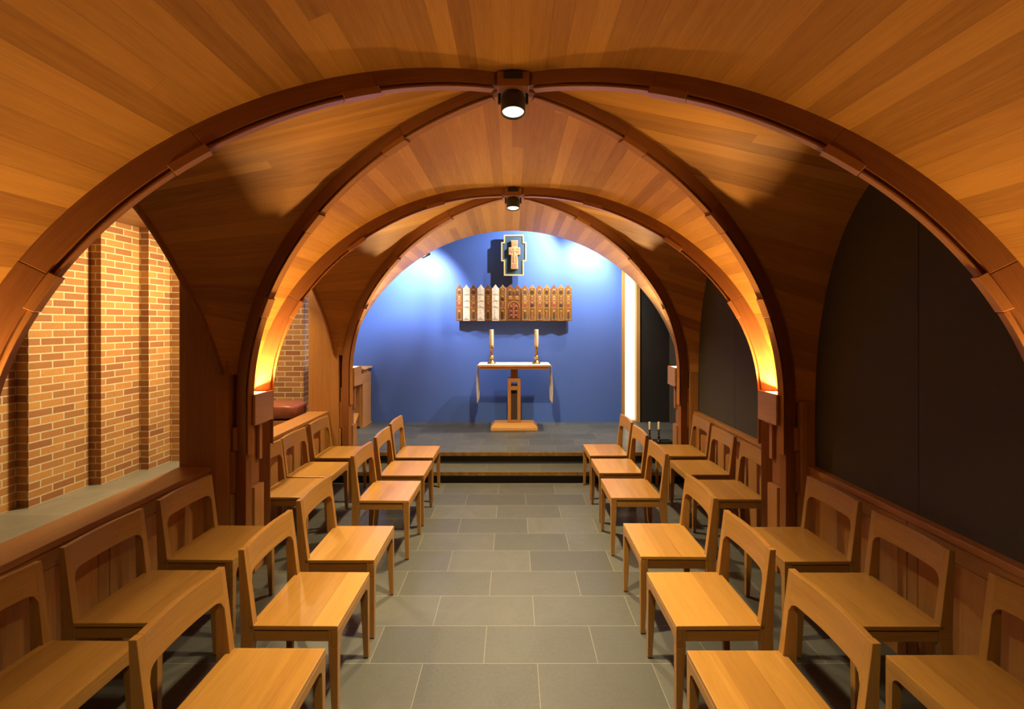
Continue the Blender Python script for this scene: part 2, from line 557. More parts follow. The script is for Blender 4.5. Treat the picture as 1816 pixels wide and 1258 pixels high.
# ------------------------------------------------------------------ ribs
def rib(side, yc, sg, label):
    s_ = -1. if side == 'l' else RS
    DY = DYF(yc, sg)
    root = thing('arch_rib', label, 'rib', (0, 0, 0), 0, 'laminated oak ribs of the vault'); root['kind'] = 'structure'
    plan = Vector((s_*AW, sg*DY, 0)).normalized()
    Bv = Vector((-plan.y, plan.x, 0))
    def frame(th):
        P = Vector((s_*AW*sin(th), yc+sg*DY*sin(th), ZC+BW*zf(th)))
        T = Vector((s_*AW*cos(th), sg*DY*cos(th), -BW*(sin(th)+2*KP*cos(2*th)))).normalized()
        N = T.cross(Bv).normalized()
        C = Vector((0, yc, ZC))-P
        if N.dot(C) < 0: N = -N
        return (P, N, Bv)
    def seg(a, b_, n):
        return [frame(radians(a+(b_-a)*i/n)) for i in range(n+1)]
    J = [2.0, 20, 42, 64, 86]
    D = [.066, .074, .082, .090]
    W = .024
    for i in range(4):
        m = MB()
        path = seg(J[i], J[i+1] if i < 3 else 90, 14)
        if i == 3:
            P, N, B2 = path[-1]
            path += [(Vector((P.x, P.y, z)), N, B2) for z in (1.0, .5, .002)]
        d = D[i]
        m.sweep(path, [(-.012, -W), (d, -W), (d, W), (-.012, W)])
        m.build('rib_beam', M['rib'], root, bevel=.003)
        # inner lamination: short joint block, then a narrow strip
        m = MB()
        if i: m.sweep(seg(J[i]-.3, J[i]+4.5, 4), [(d-.01, -W-.004), (d+.0235, -W-.004), (d+.0235, W+.004), (d-.01, W+.004)])
        if i: m.build('joint_block', M['lam'], root, bevel=.002)
        m = MB()
        pth = seg(J[i]+(4.6 if i else 1.4), J[i+1]-.2 if i < 3 else 90, 12)
        if i == 3:
            P, N, B2 = pth[-1]
            pth += [(Vector((P.x, P.y, z)), N, B2) for z in (1.1, .88)]
        m.sweep(pth, [(d-.001, -.010), (d+.0145, -.010), (d+.0145, .010), (d-.001, .010)])
        m.sweep(pth, [(d+.0135, -.024), (d+.022, -.024), (d+.022, .024), (d+.0135, .024)])
        m.build('lamination_strip', M['lam'], root, bevel=.002)
    return root
for i, yc in enumerate(YC):
    lamp = 'near ceiling lamp' if i == 0 else 'far ceiling lamp'
    for side, sw in (('l', 'left'), ('r', 'right')):
        rib(side, yc, -1, 'oak arch rib from the %s toward the camera, %s side' % (lamp, sw))
        rib(side, yc, 1, 'oak arch rib from the %s toward the altar, %s side' % (lamp, sw))

# ------------------------------------------------------------------ crown blocks and ceiling lamps
def spot_lamp(yc, label, blabel):
    t = thing('ceiling_lamp', label, 'lamp', (0, yc, ZC+BW-.005))
    b = MB(); b.box(-.085, .085, -.085, .085, -.085, -.004); b.build('boss_block', M['rib'], t, bevel=.006)['label'] = blabel
    b = MB(); b.box(-.05, .05, -.096, -.086, -.045, -.012); b.build('mounting_plate', M['dark'], t)
    rot = (radians(-8), 0, 0)
    b = MB(); b.lathe([(.030, .035), (.058, .028), (.066, .010), (.066, -.072), (.062, -.075), (.060, -.060), (.05, -.045), (.0, -.043)], 32)
    hs = b.build('lamp_housing', M['steel'], t, (0, 0, -.120), rot=rot)
    b = MB(); b.lathe([(.0, -.073), (.03, -.0725), (.048, -.069), (.0585, -.062), (.0585, -.058), (.0, -.056)], 32)
    b.build('lens', M['lamp_glow'], t, (0, 0, -.120), rot=rot)['label'] = 'glowing lamp lens'
    for x0, x1 in ((-.082, -.067), (.067, .082)):
        b = MB(); b.box(x0, x1, -.008, .008, -.14, -.0852); b.build('bracket', M['dark'], t)
    return t
spot_lamp(YC[0], 'bright round spotlight at the nearer vault crown', 'square boss where four ribs meet')
spot_lamp(YC[1], 'small dark cylinder spotlight at the farther vault crown', 'square boss where four ribs meet')

spot_lamp(.44, 'round spotlight on the vault directly above the camera', 'square boss under the vault boards')

# ------------------------------------------------------------------ pillars with lamp boxes
def pillar(side, yp, which):
    s_ = -1. if side == 'l' else 1.
    k = 1. if side == 'l' else RS
    t = thing('pillar', 'oak clad pillar with stepped blocks, %s' % which, 'pillar', (0, yp, 0), 0, 'oak pillars between the bays')
    def bx(name, mat, xa, xb, ya, yb, za, zb, grain='z', bevel=.003, lab=None):
        x0, x1 = sorted((s_*xa, s_*xb))
        b = MB(); b.box(x0, x1, ya, yb, za, zb, grain)
        o = b.build(name, mat, t, bevel=bevel)
        if lab: o['label'] = lab
        return o
    xi = AW*k
    # core behind everything
    if side == 'l':
        fo, fi, ztop = 2.37, 2.02, 2.27
        # outer fin with a rounded top corner, thin edge toward the aisle side
        r = .13
        poly = [(-fi, PZ*0), (-fi, ztop)]
        poly += [(-fo+r-r*sin(a), ztop-r+r*cos(a)) for a in [PI/2*i/8 for i in range(9)]]
        poly += [(-fo, 0)]
        b = MB(); b.prism(poly, -.165, .09, 'y', 'z'); b.build('fin_panel', M['panel'], t, bevel=.004)
        slot_top = 1.455
    else:
        fo, fi = 2.146, 2.045
        bx('fin_panel', M['panel'], fi, fo, -.165, .09, 0, 1.26)
        slot_top = 1.26
    bx('core', M['rib'], xi+.012, fi-.001, -.055, .055, .002, slot_top-.004)
    # stepped blocks in the slot between post and fin
    for ya, yb, sgn in ((-.165, -.057, -1),):
        bx('base_block', M['panel'], xi+.03, fi-.002, ya, yb, .002, .60)
        bx('step_block', M['rib'], xi+.012, xi+.052, ya+.012, yb-.012, .602, .90)
        bx('step_block', M['lam'], xi+.002, xi+.034, ya+.02, yb-.02, .902, 1.07)
    # panels between the two posts facing the nave
    bx('recess_panel', M['rib'], xi-.055, xi+.010, -.085, .040, .622, 1.065)
    bx('plinth_panel', M['panel'], xi-.092, xi-.005, -.085, .040, .002, .62)
    bx('recess_block', M['lam'], xi-.080, xi-.0555, .0, .040, .80, 1.066)
    return t
def uplight(side, yp, which):
    k = -1. if side == 'l' else RS
    xi = AW
    t = thing('wall_uplight', 'oak fronted uplight glowing between the ribs, %s' % which, 'lamp', (0, yp, 0), 0, 'uplights on the pillars')
    def bx(name, mat, xa, xb, ya, yb, za, zb, grain='y', bevel=.003):
        x0, x1 = sorted((k*xa, k*xb))
        b = MB(); b.box(x0, x1, ya, yb, za, zb, grain)
        return b.build(name, mat, t, bevel=bevel)
    bx('shade_panel', M['box'], xi-.132, xi-.1145, -.150, .095, 1.085, 1.305)
    bx('tray', M['rib'], xi-.1144, xi-.004, -.085, .045, 1.072, 1.09, bevel=0)
    bx('cheek', M['rib'], xi-.1144, xi-.004, -.112, -.098, 1.091, 1.30, bevel=0)
    bx('cheek', M['rib'], xi-.1144, xi-.004, .052, .066, 1.091, 1.30, bevel=0)
    bx('back_plate', M['box'], xi-.0035, xi+.006, -.112, .066, 1.06, 1.27, bevel=0)
    bx('lamp_tube', M['tube_glow'], xi-.060, xi-.036, -.085, .04, 1.125, 1.147, bevel=.006)['label'] = 'glowing tube'
    return t
WH = {0: 'nearest the camera', 1: 'between the nearer and farther bays', 2: 'beside the altar steps'}
for i, yp in enumerate(YP):
    for side, sw in (('l', 'brick wall side'), ('r', 'black wall side')):
        pillar(side, yp, WH[i]+', '+sw)
        uplight(side, yp, WH[i]+', '+sw)

# ------------------------------------------------------------------ rails (wainscot) per bay
def rail(side, y0, y1, label):
    t = thing('wainscot_rail', label, 'rail', (0, (y0+y1)/2, 0), 0, 'oak wainscot rails along the sides')
    ym = (y1-y0)/2
    s_ = -1 if side == 'l' else 1
    def bx(name, mat, xa, xb, ya, yb, za, zb, grain, bevel=.003):
        x0, x1 = sorted((s_*xa, s_*xb))
        b = MB(); b.box(x0, x1, ya, yb, za, zb, grain)
        return b.build(name, mat, t, bevel=bevel)
    cf, cb = (2.14, 2.36) if side == 'l' else (2.088, 2.148)
    pf = cf+.012
    bx('cap', M['rail'], cf, cb, -ym, ym, .765, .80, 'y')
    if side == 'l':
        bx('back_board', M['panel'], 2.20, 2.34, -ym, ym, .0, .764, 'z', 0)
    for a, c in ((-ym, -.003), (.003, ym)):
        bx('frieze', M['rail'], pf, pf+.025, a, c, .675, .762, 'y', .002)
        bx('panel', M['panel'], pf+.003, pf+.03, a, c, .0, .672, 'z', .002)
        # raised stiles at both ends of each panel
        bx('stile', M['rail'], pf-.001, pf+.004, a+.0, a+.06, .002, .672, 'z', .001)
        bx('stile', M['rail'], pf-.001, pf+.004, c-.06, c, .002, .672, 'z', .001)
    return t
for i, (a, c) in enumerate(((YP[0]+.168, YP[1]-.168), (YP[1]+.093, YP[2]-.168))):
    w = 'nearer' if i == 0 else 'farther'
    rail('l', a, c, 'low oak rail with a wide cap, %s bay, brick wall side' % w)
    rail('r', a, c, 'low oak wainscot under the black wall, %s bay' % w)

# ------------------------------------------------------------------ walls
b = MB()
b.box(2.15, 2.25, -2.2, 2.438, 0, 3.4); b.box(2.15, 2.25, 2.442, 4.458, 0, 3.4); b.box(2.15, 2.25, 4.462, 5.62, 0, 3.4)
struct(b.build('wall_right', M['black']), 'black fabric covered wall above the oak wainscot', 'wall')
# brick wall with stepped faces
b = MB()
pts = [(-4.16, -2.2), (-4.16, 3.85), (-4.055, 3.85), (-4.055, 4.41), (-3.95, 4.41), (-3.95, 4.86), (-3.85, 4.86), (-3.85, 5.16), (-3.74, 5.16), (-3.74, 5.95)]
d = 0.
for (xa, ya), (xb, yb) in zip(pts[:-1], pts[1:]):
    L = math.hypot(xb-xa, yb-ya)
    k = len(b.v)
    b.v += [(xa, ya, PZ), (xb, yb, PZ), (xb, yb, 2.83), (xa, ya, 2.83)]
    b.face(range(k, k+4), [(d, 0), (d+L, 0), (d+L, 2.56), (d, 2.56)])
    d += L if L > .15 else .103
k = len(b.v)
# thickness behind
b.v += [(-4.4, -2.2, PZ), (-4.4, 5.95, PZ), (-4.4, 5.95, 2.83), (-4.4, -2.2, 2.83)]
b.face([k+3, k+2, k+1, k], [(0, 0), (8, 0), (8, 2.5), (0, 2.5)])
struct(b.build('wall_left', M['brick'], fixn=False), 'stepped golden brick wall behind the low rail', 'wall')
b = MB()
f = [(-3.74, 5.95), (-2.71, 5.95), (-2.71, 6.75), (-3.74, 6.75)]
d = .03
for (xa, ya), (xb, yb) in zip(f, f[1:]+f[:1]):
    L = math.hypot(xb-xa, yb-ya); k = len(b.v)
    b.v += [(xa, ya, PZ), (xb, yb, PZ), (xb, yb, 2.83), (xa, ya, 2.83)]
    b.face(range(k, k+4), [(d, .02), (d+L, .02), (d+L, 2.58), (d, 2.58)])
    d += L
struct(b.build('wall_pier', M['brick'], fixn=False), 'brick pier beyond the cushioned seat', 'wall')
b = MB(); b.box(-4.4, -2.02, -2.2, 6.75, 2.83, 2.87, 'y')
struct(b.build('ceiling_aisle', M['soffit']), 'flat boarded soffit above the brick wall', 'ceiling')
# blue altar wall
b = MB(); b.box(-4.4, 1.70, 7.22, 7.34, -.06, 4.2)
struct(b.build('wall_altar', M['blue']), 'blue painted wall behind the altar', 'wall')
b = MB(); b.box(1.985, 2.55, 7.22, 7.34, -.06, 4.2)
struct(b.build('wall_niche', M['void']), 'black wall beside the lit window slot', 'wall')
b = MB(); b.box(2.45, 2.55, 5.62, 7.22, -.06, 4.2); b.box(2.15, 2.55, 5.62, 5.66, -.06, 3.0)
struct(b.build('wall_niche_side', M['black']), 'black side wall of the niche right of the altar', 'wall')
b = MB(); b.box(-4.4, 2.55, 6.2, 7.34, 4.2, 4.25)
struct(b.build('ceiling_light_cove', M['void']), 'dark ceiling high above the altar', 'ceiling')
b = MB(); b.box(-4.5, 2.5, 6.22, 6.26, 3.3, 4.2); 
struct(b.build('wall_cove', M['void']), 'dark bulkhead above the last vault', 'wall')
b = MB(); b.box(-4.5, -4.4, 5.9, 7.34, -.06, 4.2)
struct(b.build('wall_altar_side', M['void']), 'dark side wall beyond the organ', 'wall')
b = MB(); b.box(-4.4, 2.3, -2.25, -2.15, -.06, 3.4, 'z')
struct(b.build('wall_back', M['panel']), 'oak wall behind the camera', 'wall')
b = MB(); b.box(-2.2, -2.05, -2.15, YP[0]-.17, 0, 1.6, 'z')
struct(b.build('wall_left_near', M['panel']), 'oak panel wall beside the camera', 'wall')
# lit window slot
t = bpy.data.objects.new('window_1', None); COL.objects.link(t); t.location = (1.843, 7.22, PZ)
t['kind'] = 'structure'; t['label'] = 'tall narrow glowing window slot right of the blue wall'; t['category'] = 'window'
bb = MB(); bb.box(-.095, .085, .085, .10, 0, 3.6); bb.build('pane', M['window_glow'], t)
for xa, xb in ((-.142, -.095), (.085, .142)):
    bb = MB(); bb.box(xa, xb, -.03, .11, 0, 3.6, 'z'); bb.build('jamb', M['box'], t, bevel=.003)
bb = MB(); bb.box(-.0945, .0845, -.02, .084, 0, .03, 'x'); bb.build('sill', M['box'], t)

# ------------------------------------------------------------------ chairs
def make_chair():
    root = thing('oak_chair', 'oak chair', 'chair')
    hw, sz = .225, .455
    b = MB(); b.box(-.185, .215, -hw, hw, sz-.020, sz, 'y')
    b.build('seat', M['seat'], root, bevel=.003)
    # front frame: apron with rounded inner corners
    r = .035; lw = .034
    zb = sz-.062
    poly = [(-hw, sz-.0205), (-hw, zb-r), (-hw+lw, zb-r)]
    poly += [(-hw+lw+r-r*cos(a), zb-r+r*sin(a)) for a in [PI/2*i/6 for i in range(1, 7)]]
    poly += [(-y, z) for y, z in poly[::-1]]
    b = MB(); b.prism(poly, .186, .215, 'x', 'y'); b.build('front_apron', M['chair'], root, bevel=.002)
    for s in (-1, 1):
        y0, y1 = sorted((s*(hw-.008), s*(hw-.028)))
        b = MB(); b.box(-.165, .185, y0, y1, sz-.075, sz-.026, 'x'); b.build('side_apron', M['chair'], root, bevel=.002)
    b = MB(); b.box(-.205, -.183, -hw+.03, hw-.03, sz-.075, sz-.026, 'y'); b.build('rear_apron', M['chair'], root)
    for s in (-1, 1):          # front legs, tapering
        yo, yi = s*hw, s*(hw-lw); yib = s*(hw-.026)
        y0, y1 = sorted((yo, yi)); c0, c1 = sorted((yo, yib))
        b = MB()
        b.hexa([(.190, c0, .006), (.215, c0, .006), (.215, c1, .006), (.190, c1, .006)],
               [(.172, y0, zb-r), (.215, y0, zb-r), (.215, y1, zb-r), (.172, y1, zb-r)], 'z')
        b.hexa([(.172, y0, zb-r), (.1855, y0, zb-r), (.1855, y1, zb-r), (.172, y1, zb-r)],
               [(.172, y0, sz-.0205), (.1855, y0, sz-.0205), (.1855, y1, sz-.0205), (.172, y1, sz-.0205)], 'z')
        lg = b.build('leg', M['chair'], root, bevel=.002)
        g = MB(); g.lathe([(.008, 0), (.010, .0015), (.010, .007)], 12, .2025, (c0+c1)/2)
        g.build('foot_glide', M['rubber'], lg)
    for s in (-1, 1):          # rear legs run on as back posts
        yo = s*hw
        y0, y1 = sorted((yo, s*(hw-.034))); c0, c1 = sorted((yo, s*(hw-.026))); t0, t1 = sorted((yo, s*(hw-.030)))
        b = MB()
        b.hexa([(-.232, c0, .006), (-.204, c0, .006), (-.204, c1, .006), (-.232, c1, .006)],
               [(-.222, y0, sz-.03), (-.162, y0, sz-.03), (-.162, y1, sz-.03), (-.222, y1, sz-.03)], 'z')
        b.hexa([(-.222, y0, sz-.03), (-.162, y0, sz-.03), (-.162, y1, sz-.03), (-.222, y1, sz-.03)],
               [(-.2345, t0, .795), (-.2075, t0, .795), (-.2075, t1, .795), (-.2345, t1, .795)], 'z')
        lg = b.build('leg', M['chair'], root, bevel=.002)
        g = MB(); g.lathe([(.008, 0), (.010, .0015), (.010, .007)], 12, -.218, (c0+c1)/2)
        g.build('foot_glide', M['rubber'], lg)
    # back board: bowed, with rounded lower corners running into the posts
    b = MB()
    W = hw-.0295; zt = .7955; zlo = .678; rr = .045; n = 28
    def fx(z): return -.162+(-.2075+.162)*(z-(sz-.03))/(.795-(sz-.03))
    def prof(i):
        y = -W+2*W*i/n
        e = W-abs(y)
        z0 = zlo
        if e < rr: z0 = zlo-(rr-sqrt(max(0, rr*rr-(rr-e)**2)))
        bow = -.016*(1-(y/W)**2)
        return y, z0, bow
    k0 = 0
    rows = []
    for i in range(n+1):
        y, z0, bow = prof(i)
        q = [(fx(zt)+bow, y, zt), (fx(z0)+bow, y, z0), (fx(z0)+bow-.024, y, z0), (fx(zt)+bow-.024, y, zt)]
        rows.append(len(b.v)); b.v += q
    for i in range(n):
        a, c = rows[i], rows[i+1]
        for j in range(4):
            j2 = (j+1) % 4
            q = [a+j, c+j, c+j2, a+j2]
            b.face(q, [(b.v[k][1], b.v[k][2]+.05*j) for k in q], None, False)
    b.face([rows[0]+j for j in range(4)], [(0, .01*j) for j in range(4)])
    b.face([rows[n]+j for j in range(4)][::-1], [(0, .01*j) for j in range(4)])
    b.build('backrest', M['chair'], root, bevel=.002)
    return root
def dup(root, loc, rz, label):
    r = root.copy(); COL.objects.link(r)
    r.location = loc; r.rotation_euler = (0, 0, rz); r['label'] = label
    for ch in list(root.children):
        c = ch.copy(); COL.objects.link(c); c.parent = r
        for g in list(ch.children):
            d_ = g.copy(); COL.objects.link(d_); d_.parent = c
    return r
ORD = ['nearest the camera', 'second from the camera', 'third from the camera', 'fourth from the camera', 'fifth from the camera', 'nearest the altar steps']
proto = make_chair()
proto['group'] = 'oak chairs in facing rows'
first = True
rows_ = (
    ('in the left inner row along the aisle', 0., [(-.785, 1.70), (-.785, 2.29), (-.798, 2.865), (-.798, 3.755), (-.80, 4.34), (-.812, 4.895)]),
    ('in the left outer row against the rail', 0., [(-1.60, 1.745), (-1.612, 2.31), (-1.607, 2.87), (-1.615, 3.825), (-1.62, 4.30), (-1.63, 4.885)]),
    ('in the right inner row along the aisle', PI, [(.72, 1.686), (.73, 2.29), (.746, 2.905), (.766, 3.81), (.784, 4.41), (.79, 4.965)]),
    ('in the right outer row against the wainscot', PI, [(1.525, 1.66), (1.532, 2.285), (1.545, 2.85), (1.555, 3.78), (1.563, 4.365), (1.60, 4.95)]))
for txt, rz, spots in rows_:
    for i, (x, y) in enumerate(spots):
        ox = x-.215 if rz == 0 else x+.215
        lab = 'oak chair %s, %s' % (txt, ORD[i])
        jit = random.uniform(-.012, .012)
        if first:
            proto.location = (ox, y, 0); proto.rotation_euler = (0, 0, rz+jit); proto['label'] = lab; first = False
        else:
            dup(proto, (ox, y, 0), rz+jit, lab)

# ------------------------------------------------------------------ altar
AX, AY = .015, 6.80
t = thing('altar_table', 'oak pedestal altar table before the blue wall', 'altar', (AX, AY, PZ))
zt = 1.223-PZ
b = MB(); b.box(-.515, .515, -.27, .27, zt-.03, zt-.004, 'x'); b.build('table_top', M['altar'], t, bevel=.004)
b = MB()
b.prism([(-.49, zt-.031), (.49, zt-.031), (.485, zt-.058), (-.485, zt-.058)], -.25, -.225, 'y', 'x')
for i in range(40):
    x = -.478+i*.0245
    b.box(x-.008, x+.008, -.256, -.250, zt-.056, zt-.040)
b.build('carved_apron', M['altar'], t, bevel=0)
for sgn in (-1, 1):
    x0, x1 = sorted((sgn*.485, sgn*.46))
    b = MB(); b.box(x0, x1, -.224, .25, zt-.056, zt-.031, 'y'); b.build('side_apron', M['altar'], t)
b = MB(); b.box(-.052, .052, -.06, .06, .745, zt-.031, 'z'); b.build('neck', M['altar'], t, bevel=.004)
b = MB()     # column as an open frame
b.box(-.094, -.046, -.094, .094, .10, .745, 'z'); b.box(.046, .094, -.094, .094, .10, .745, 'z')
b.box(-.046, .046, -.094, .094, .10, .135, 'x'); b.box(-.046, .046, -.094, .094, .575, .63, 'x'); b.box(-.046, .046, -.094, .094, .69, .745, 'x')
b.build('column', M['altar'], t, bevel=.003)
b = MB(); b.box(-.0455, .0455, -.03, .0, .136, .574, 'z'); b.build('column_panel', M['grille'], t)['label'] = 'dark grille panel'
b = MB(); b.prism([(-.045, .655), (-.02, .668), (.01, .656), (.045, .664), (.045, .640), (.01, .640), (-.01, .648), (-.045, .638)], -.06, -.03, 'y', 'x')
b.build('carved_slot', M['void'], t)
b = MB()
b.hexa([(-.34, -.17, 0), (.34, -.17, 0), (.34, .17, 0), (-.34, .17, 0)], [(-.34, -.17, .045), (.34, -.17, .045), (.34, .17, .045), (-.34, .17, .045)], 'x')
b.hexa([(-.34, -.17, .045), (.34, -.17, .045), (.34, .17, .045), (-.34, .17, .045)], [(-.285, -.10, .10), (.285, -.10, .10), (.285, .10, .10), (-.285, .10, .10)], 'x')
b.build('plinth', M['box'], t, bevel=.004)
# cloth
b = MB()
hang = .56; zc_ = 1.223-.0035
NX = 60
def cl(a, c):
    s_ = -.53-hang+(1.06+2*hang)*a
    y = -.245+.49*c
    if abs(s_) <= .515:
        return (s_, y, .0035+.0008*sin(31*s_)*sin(23*y))
    sg = 1 if s_ > 0 else -1
    e = abs(s_)-.515
    if e < .03:
        an = e/.03*PI/2
        return (sg*(.515+.012*sin(an)), y, .0035-.012*(1-cos(an)))
    dr = e-.03
    wob = .012*sin(y*26+sg)*min(1, dr*4)+.008*sin(dr*9+y*5)
    return (sg*(.527+.006+wob*.6+ .02*dr*(sg > 0)), y*(1-.18*dr/hang), -.0085-dr)
b.grid(cl, 90, 18, lambda a, c: (a*2.2, c*.5))
o = b.build('altar_cloth', M['linen'], None, (AX, AY, 1.2195), solid=.003, soff=1)
tag(o, 'white linen runner over the altar with hanging ends', 'cloth')

# candlesticks and candles
def candlestick(loc, label, h, rbase, mat, group):
    t = thing('candlestick', label, 'candlestick', loc, 0, group)
    k = h/.268; q = rbase/.052
    b = MB()
    b.lathe([(.052*q, 0), (.053*q, .006*k), (.047*q, .012*k), (.046*q, .02*k), (.036*q, .03*k), (.028*q, .045*k), (.018*q, .055*k)], 28)
    b.build('foot', mat, t)
    b = MB()
    b.lathe([(.016*q, .054*k), (.022*q, .062*k), (.016*q, .07*k), (.030*q, .088*k), (.032*q, .10*k), (.026*q, .115*k), (.013*q, .125*k),
             (.018*q, .132*k), (.012*q, .14*k), (.019*q, .165*k), (.021*q, .18*k), (.013*q, .215*k), (.010*q, .23*k), (.014*q, .243*k)], 28)
    b.build('stem', mat, t)
    b = MB()
    b.lathe([(.014*q, .242*k), (.034*q, .250*k), (.040*q, .256*k), (.040*q, .259*k), (.024*q, .258*k), (.0275*q, .262*k), (.0275*q, .268*k), (.0*q, .268*k)], 28)
    b.build('drip_pan', mat, t)
def candle(loc, label, h, r, group):
    b = MB()
    b.lathe([(r*.97, 0), (r, .004), (r, h-.006), (r*.9, h), (r*.5, h-.003), (0, h-.004)], 24)
    o = b.build('candle', M['wax'], None, loc)
    tag(o, label, 'candle', group)
    w = MB(); w.lathe([(.0016, h-.005), (.0016, h+.010)], 8)
    w.build('wick', M['wick'], o)
zt_ = 1.2275
for x, nm in ((-.318, 'left'), (.343, 'right')):
    candlestick((x, 6.78, zt_), 'turned brass candlestick at the %s end of the altar' % nm, .268, .064, M['brass'], 'altar candlesticks')
    candle((x, 6.78, zt_+.2685), 'thick ivory candle in the brass candlestick, %s end of altar' % nm, .235, .030, 'altar candles')
t = thing('low_tray', 'flat dark tray under the two small candlesticks', 'tray', (1.86, 5.98, PZ))
b = MB(); b.box(-.17, .20, -.07, .09, 0, .012); b.build('tray_base', M['dark'], t, bevel=.002)
b = MB()
b.box(-.17, .20, -.07, -.062, .0125, .02); b.box(-.17, .20, .082, .09, .0125, .02); b.box(-.17, -.162, -.0615, .0815, .0125, .02); b.box(.192, .20, -.0615, .0815, .0125, .02)
b.build('tray_rim', M['iron'], t)
for x, nm in ((1.775, 'left'), (1.893, 'right')):
    candlestick((x, 5.98, PZ+.0125), 'slim dark candlestick in the niche, %s of two' % nm, .155, .030, M['iron'], 'niche candlesticks')
    candle((x, 5.98, PZ+.0125+.1555), 'short white candle in the niche, %s of two' % nm, .10, .014, 'niche candles')

# ------------------------------------------------------------------ cross plaque
def P(u, v, d): return ((u-910)*d/816., H-(v-575)*d/816.)
def stepped(x0, x1, xa, xb, zb, z0, z1, zt2):
    return [(x0, zb), (x1, zb), (x1, z0), (xb, z0), (xb, z1), (x1, z1), (x1, zt2), (x0, zt2), (x0, z1), (xa, z1), (xa, z0), (x0, z0)]
t = thing('cross_plaque', 'stepped navy plaque with gold border and carved cross', 'plaque', (.015, 7.22, 2.87))
def off(poly): return [(a-.015, c-2.87) for a, c in poly]
outer = stepped(-.143, .164, -.184, .205, 2.556, 2.779, 3.072, 3.183)
g = .018
inner = stepped(-.143+g, .164-g, -.184+g, .205-g, 2.556+g, 2.779+g, 3.072-g, 3.183-g)
b = MB(); b.prism(off(inner), -.125, -.105, 'y', 'z'); b.build('board', M['navy'], t)
b = MB()
n = len(outer); O = off(outer); I = off(inner)
for i in range(n):
    j = (i+1) % n
    y0, y1 = -.140, -.100
    lo = [(O[i][0], y0, O[i][1]), (O[j][0], y0, O[j][1]), (I[j][0], y0, I[j][1]), (I[i][0], y0, I[i][1])]
    hi = [(p[0], y1, p[2]) for p in lo]
    b.hexa(lo, hi, 'x')
b.build('gold_border', M['gold'], t)
b = MB(); b.box(-.06, .06, -.105, .001, -.1, .1); b.build('standoff', M['dark'], t)
cr = [(-.050, -.215), (.060, -.215), (.056, -.10), (.050, 0.0), (.092, .005), (.090, .115), (.050, .117), (.056, .225), (-.050, .225), (-.042, .117), (-.085, .115), (-.085, .005), (-.044, 0.0), (-.048, -.10)]
b = MB(); b.prism(cr, -.175, -.127, 'y', 'z'); cross = b.build('carved_cross', M['carved'], t, bevel=.006)
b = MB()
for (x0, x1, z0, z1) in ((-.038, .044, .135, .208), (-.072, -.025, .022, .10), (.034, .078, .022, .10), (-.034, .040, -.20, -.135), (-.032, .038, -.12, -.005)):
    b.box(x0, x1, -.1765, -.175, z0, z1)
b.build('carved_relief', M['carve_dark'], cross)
b = MB()
b.box(-.004, .012, -.182, -.1766, -.115, .10); b.box(-.055, .064, -.182, -.1766, .055, .07); b.lathe([(.016, 0), (.016, .004)], 16)
b.v = b.v
b.box(-.012, .020, -.1815, -.1766, .072, .102)
b2 = MB(); b2.box(-.004, .012, -.182, -.1766, -.115, .071); b2.box(-.055, -.005, -.182, -.1766, .055, .069); b2.box(.013, .064, -.182, -.1766, .055, .069); b2.box(-.010, .018, -.1825, -.1766, .0725, .102); b2.box(-.03, .036, -.180, -.1766, .165, .172); b2.box(-.03, .036, -.180, -.1766, .185, .19); b2.box(-.028, .034, -.180, -.1766, -.165, -.16); b2.box(-.028, .034, -.180, -.1766, -.185, -.18)
b2.build('carved_figure', M['carved'], cross)

# ------------------------------------------------------------------ folding icon screen
t = thing('icon_screen', 'folding screen of pointed icon panels on the blue wall', 'icon screen', (0, 7.13, 1.859))
bounds = [180, 258, 335, 418, 498, 580, 660, 740, 908, 990, 1072, 1152, 1232, 1312, 1392, 1472]
xs = [((780+q/6.288)-910)*7.13/816. for q in bounds]
hs, ht = .498, .566
kinds = ['w', 's', 'w', 's', 'w', 's', 'p', 'c', 'w', 'p', 'w', 'p', 'w', 'p', 'w']
def ogee(w, zs, zt2):
    L = [(-w, zs), (-w*.80, zs+.012), (-w*.62, zs+.018), (-w*.42, zs+(zt2-zs)*.55), (-w*.16, zs+(zt2-zs)*.80), (0, zt2)]
    return L+[(-x, z) for x, z in L[-2::-1]]
def scene_icon(b, x0, x1, z0, z1, y, robe, halo=True, gold=True, seated=True):
    e = .0012
    cx = (x0+x1)/2; w = (x1-x0)
    b.box(x0, x1, y-e, y, z0, z1, 'x', M['icon_gold'] if gold else M['icon_red'])
    b.box(x0, x1, y-2*e, y-e-.0001, z0, z0+(z1-z0)*.16, 'x', M['icon_green'])
    hz = z0+(z1-z0)*.72
    if halo:
        pts = [(cx+w*.22*cos(a), hz+w*.22*sin(a)) for a in [2*PI*i/14 for i in range(14)]]
        b.prism(pts, y-3*e, y-2*e-.0001, 'y', 'x', M['icon_halo'])
        pts = [(cx+w*.10*cos(a), hz+w*.12*sin(a)) for a in [2*PI*i/10 for i in range(10)]]
        b.prism(pts, y-5*e, y-4*e-.0001, 'y', 'x', M['icon_robe'])
    top = hz-w*.02
    sw = .36 if seated else .24
    b.prism([(cx-w*sw, z0+.003), (cx+w*sw, z0+.003), (cx+w*sw*.75, z0+(top-z0)*.62), (cx+w*.10, top), (cx-w*.10, top), (cx-w*sw*.75, z0+(top-z0)*.62)], y-4*e, y-3*e-.0001, 'y', 'x', robe)
robes = [M['icon_robe'], M['icon_rose'], M['icon_red'], M['icon_green']]
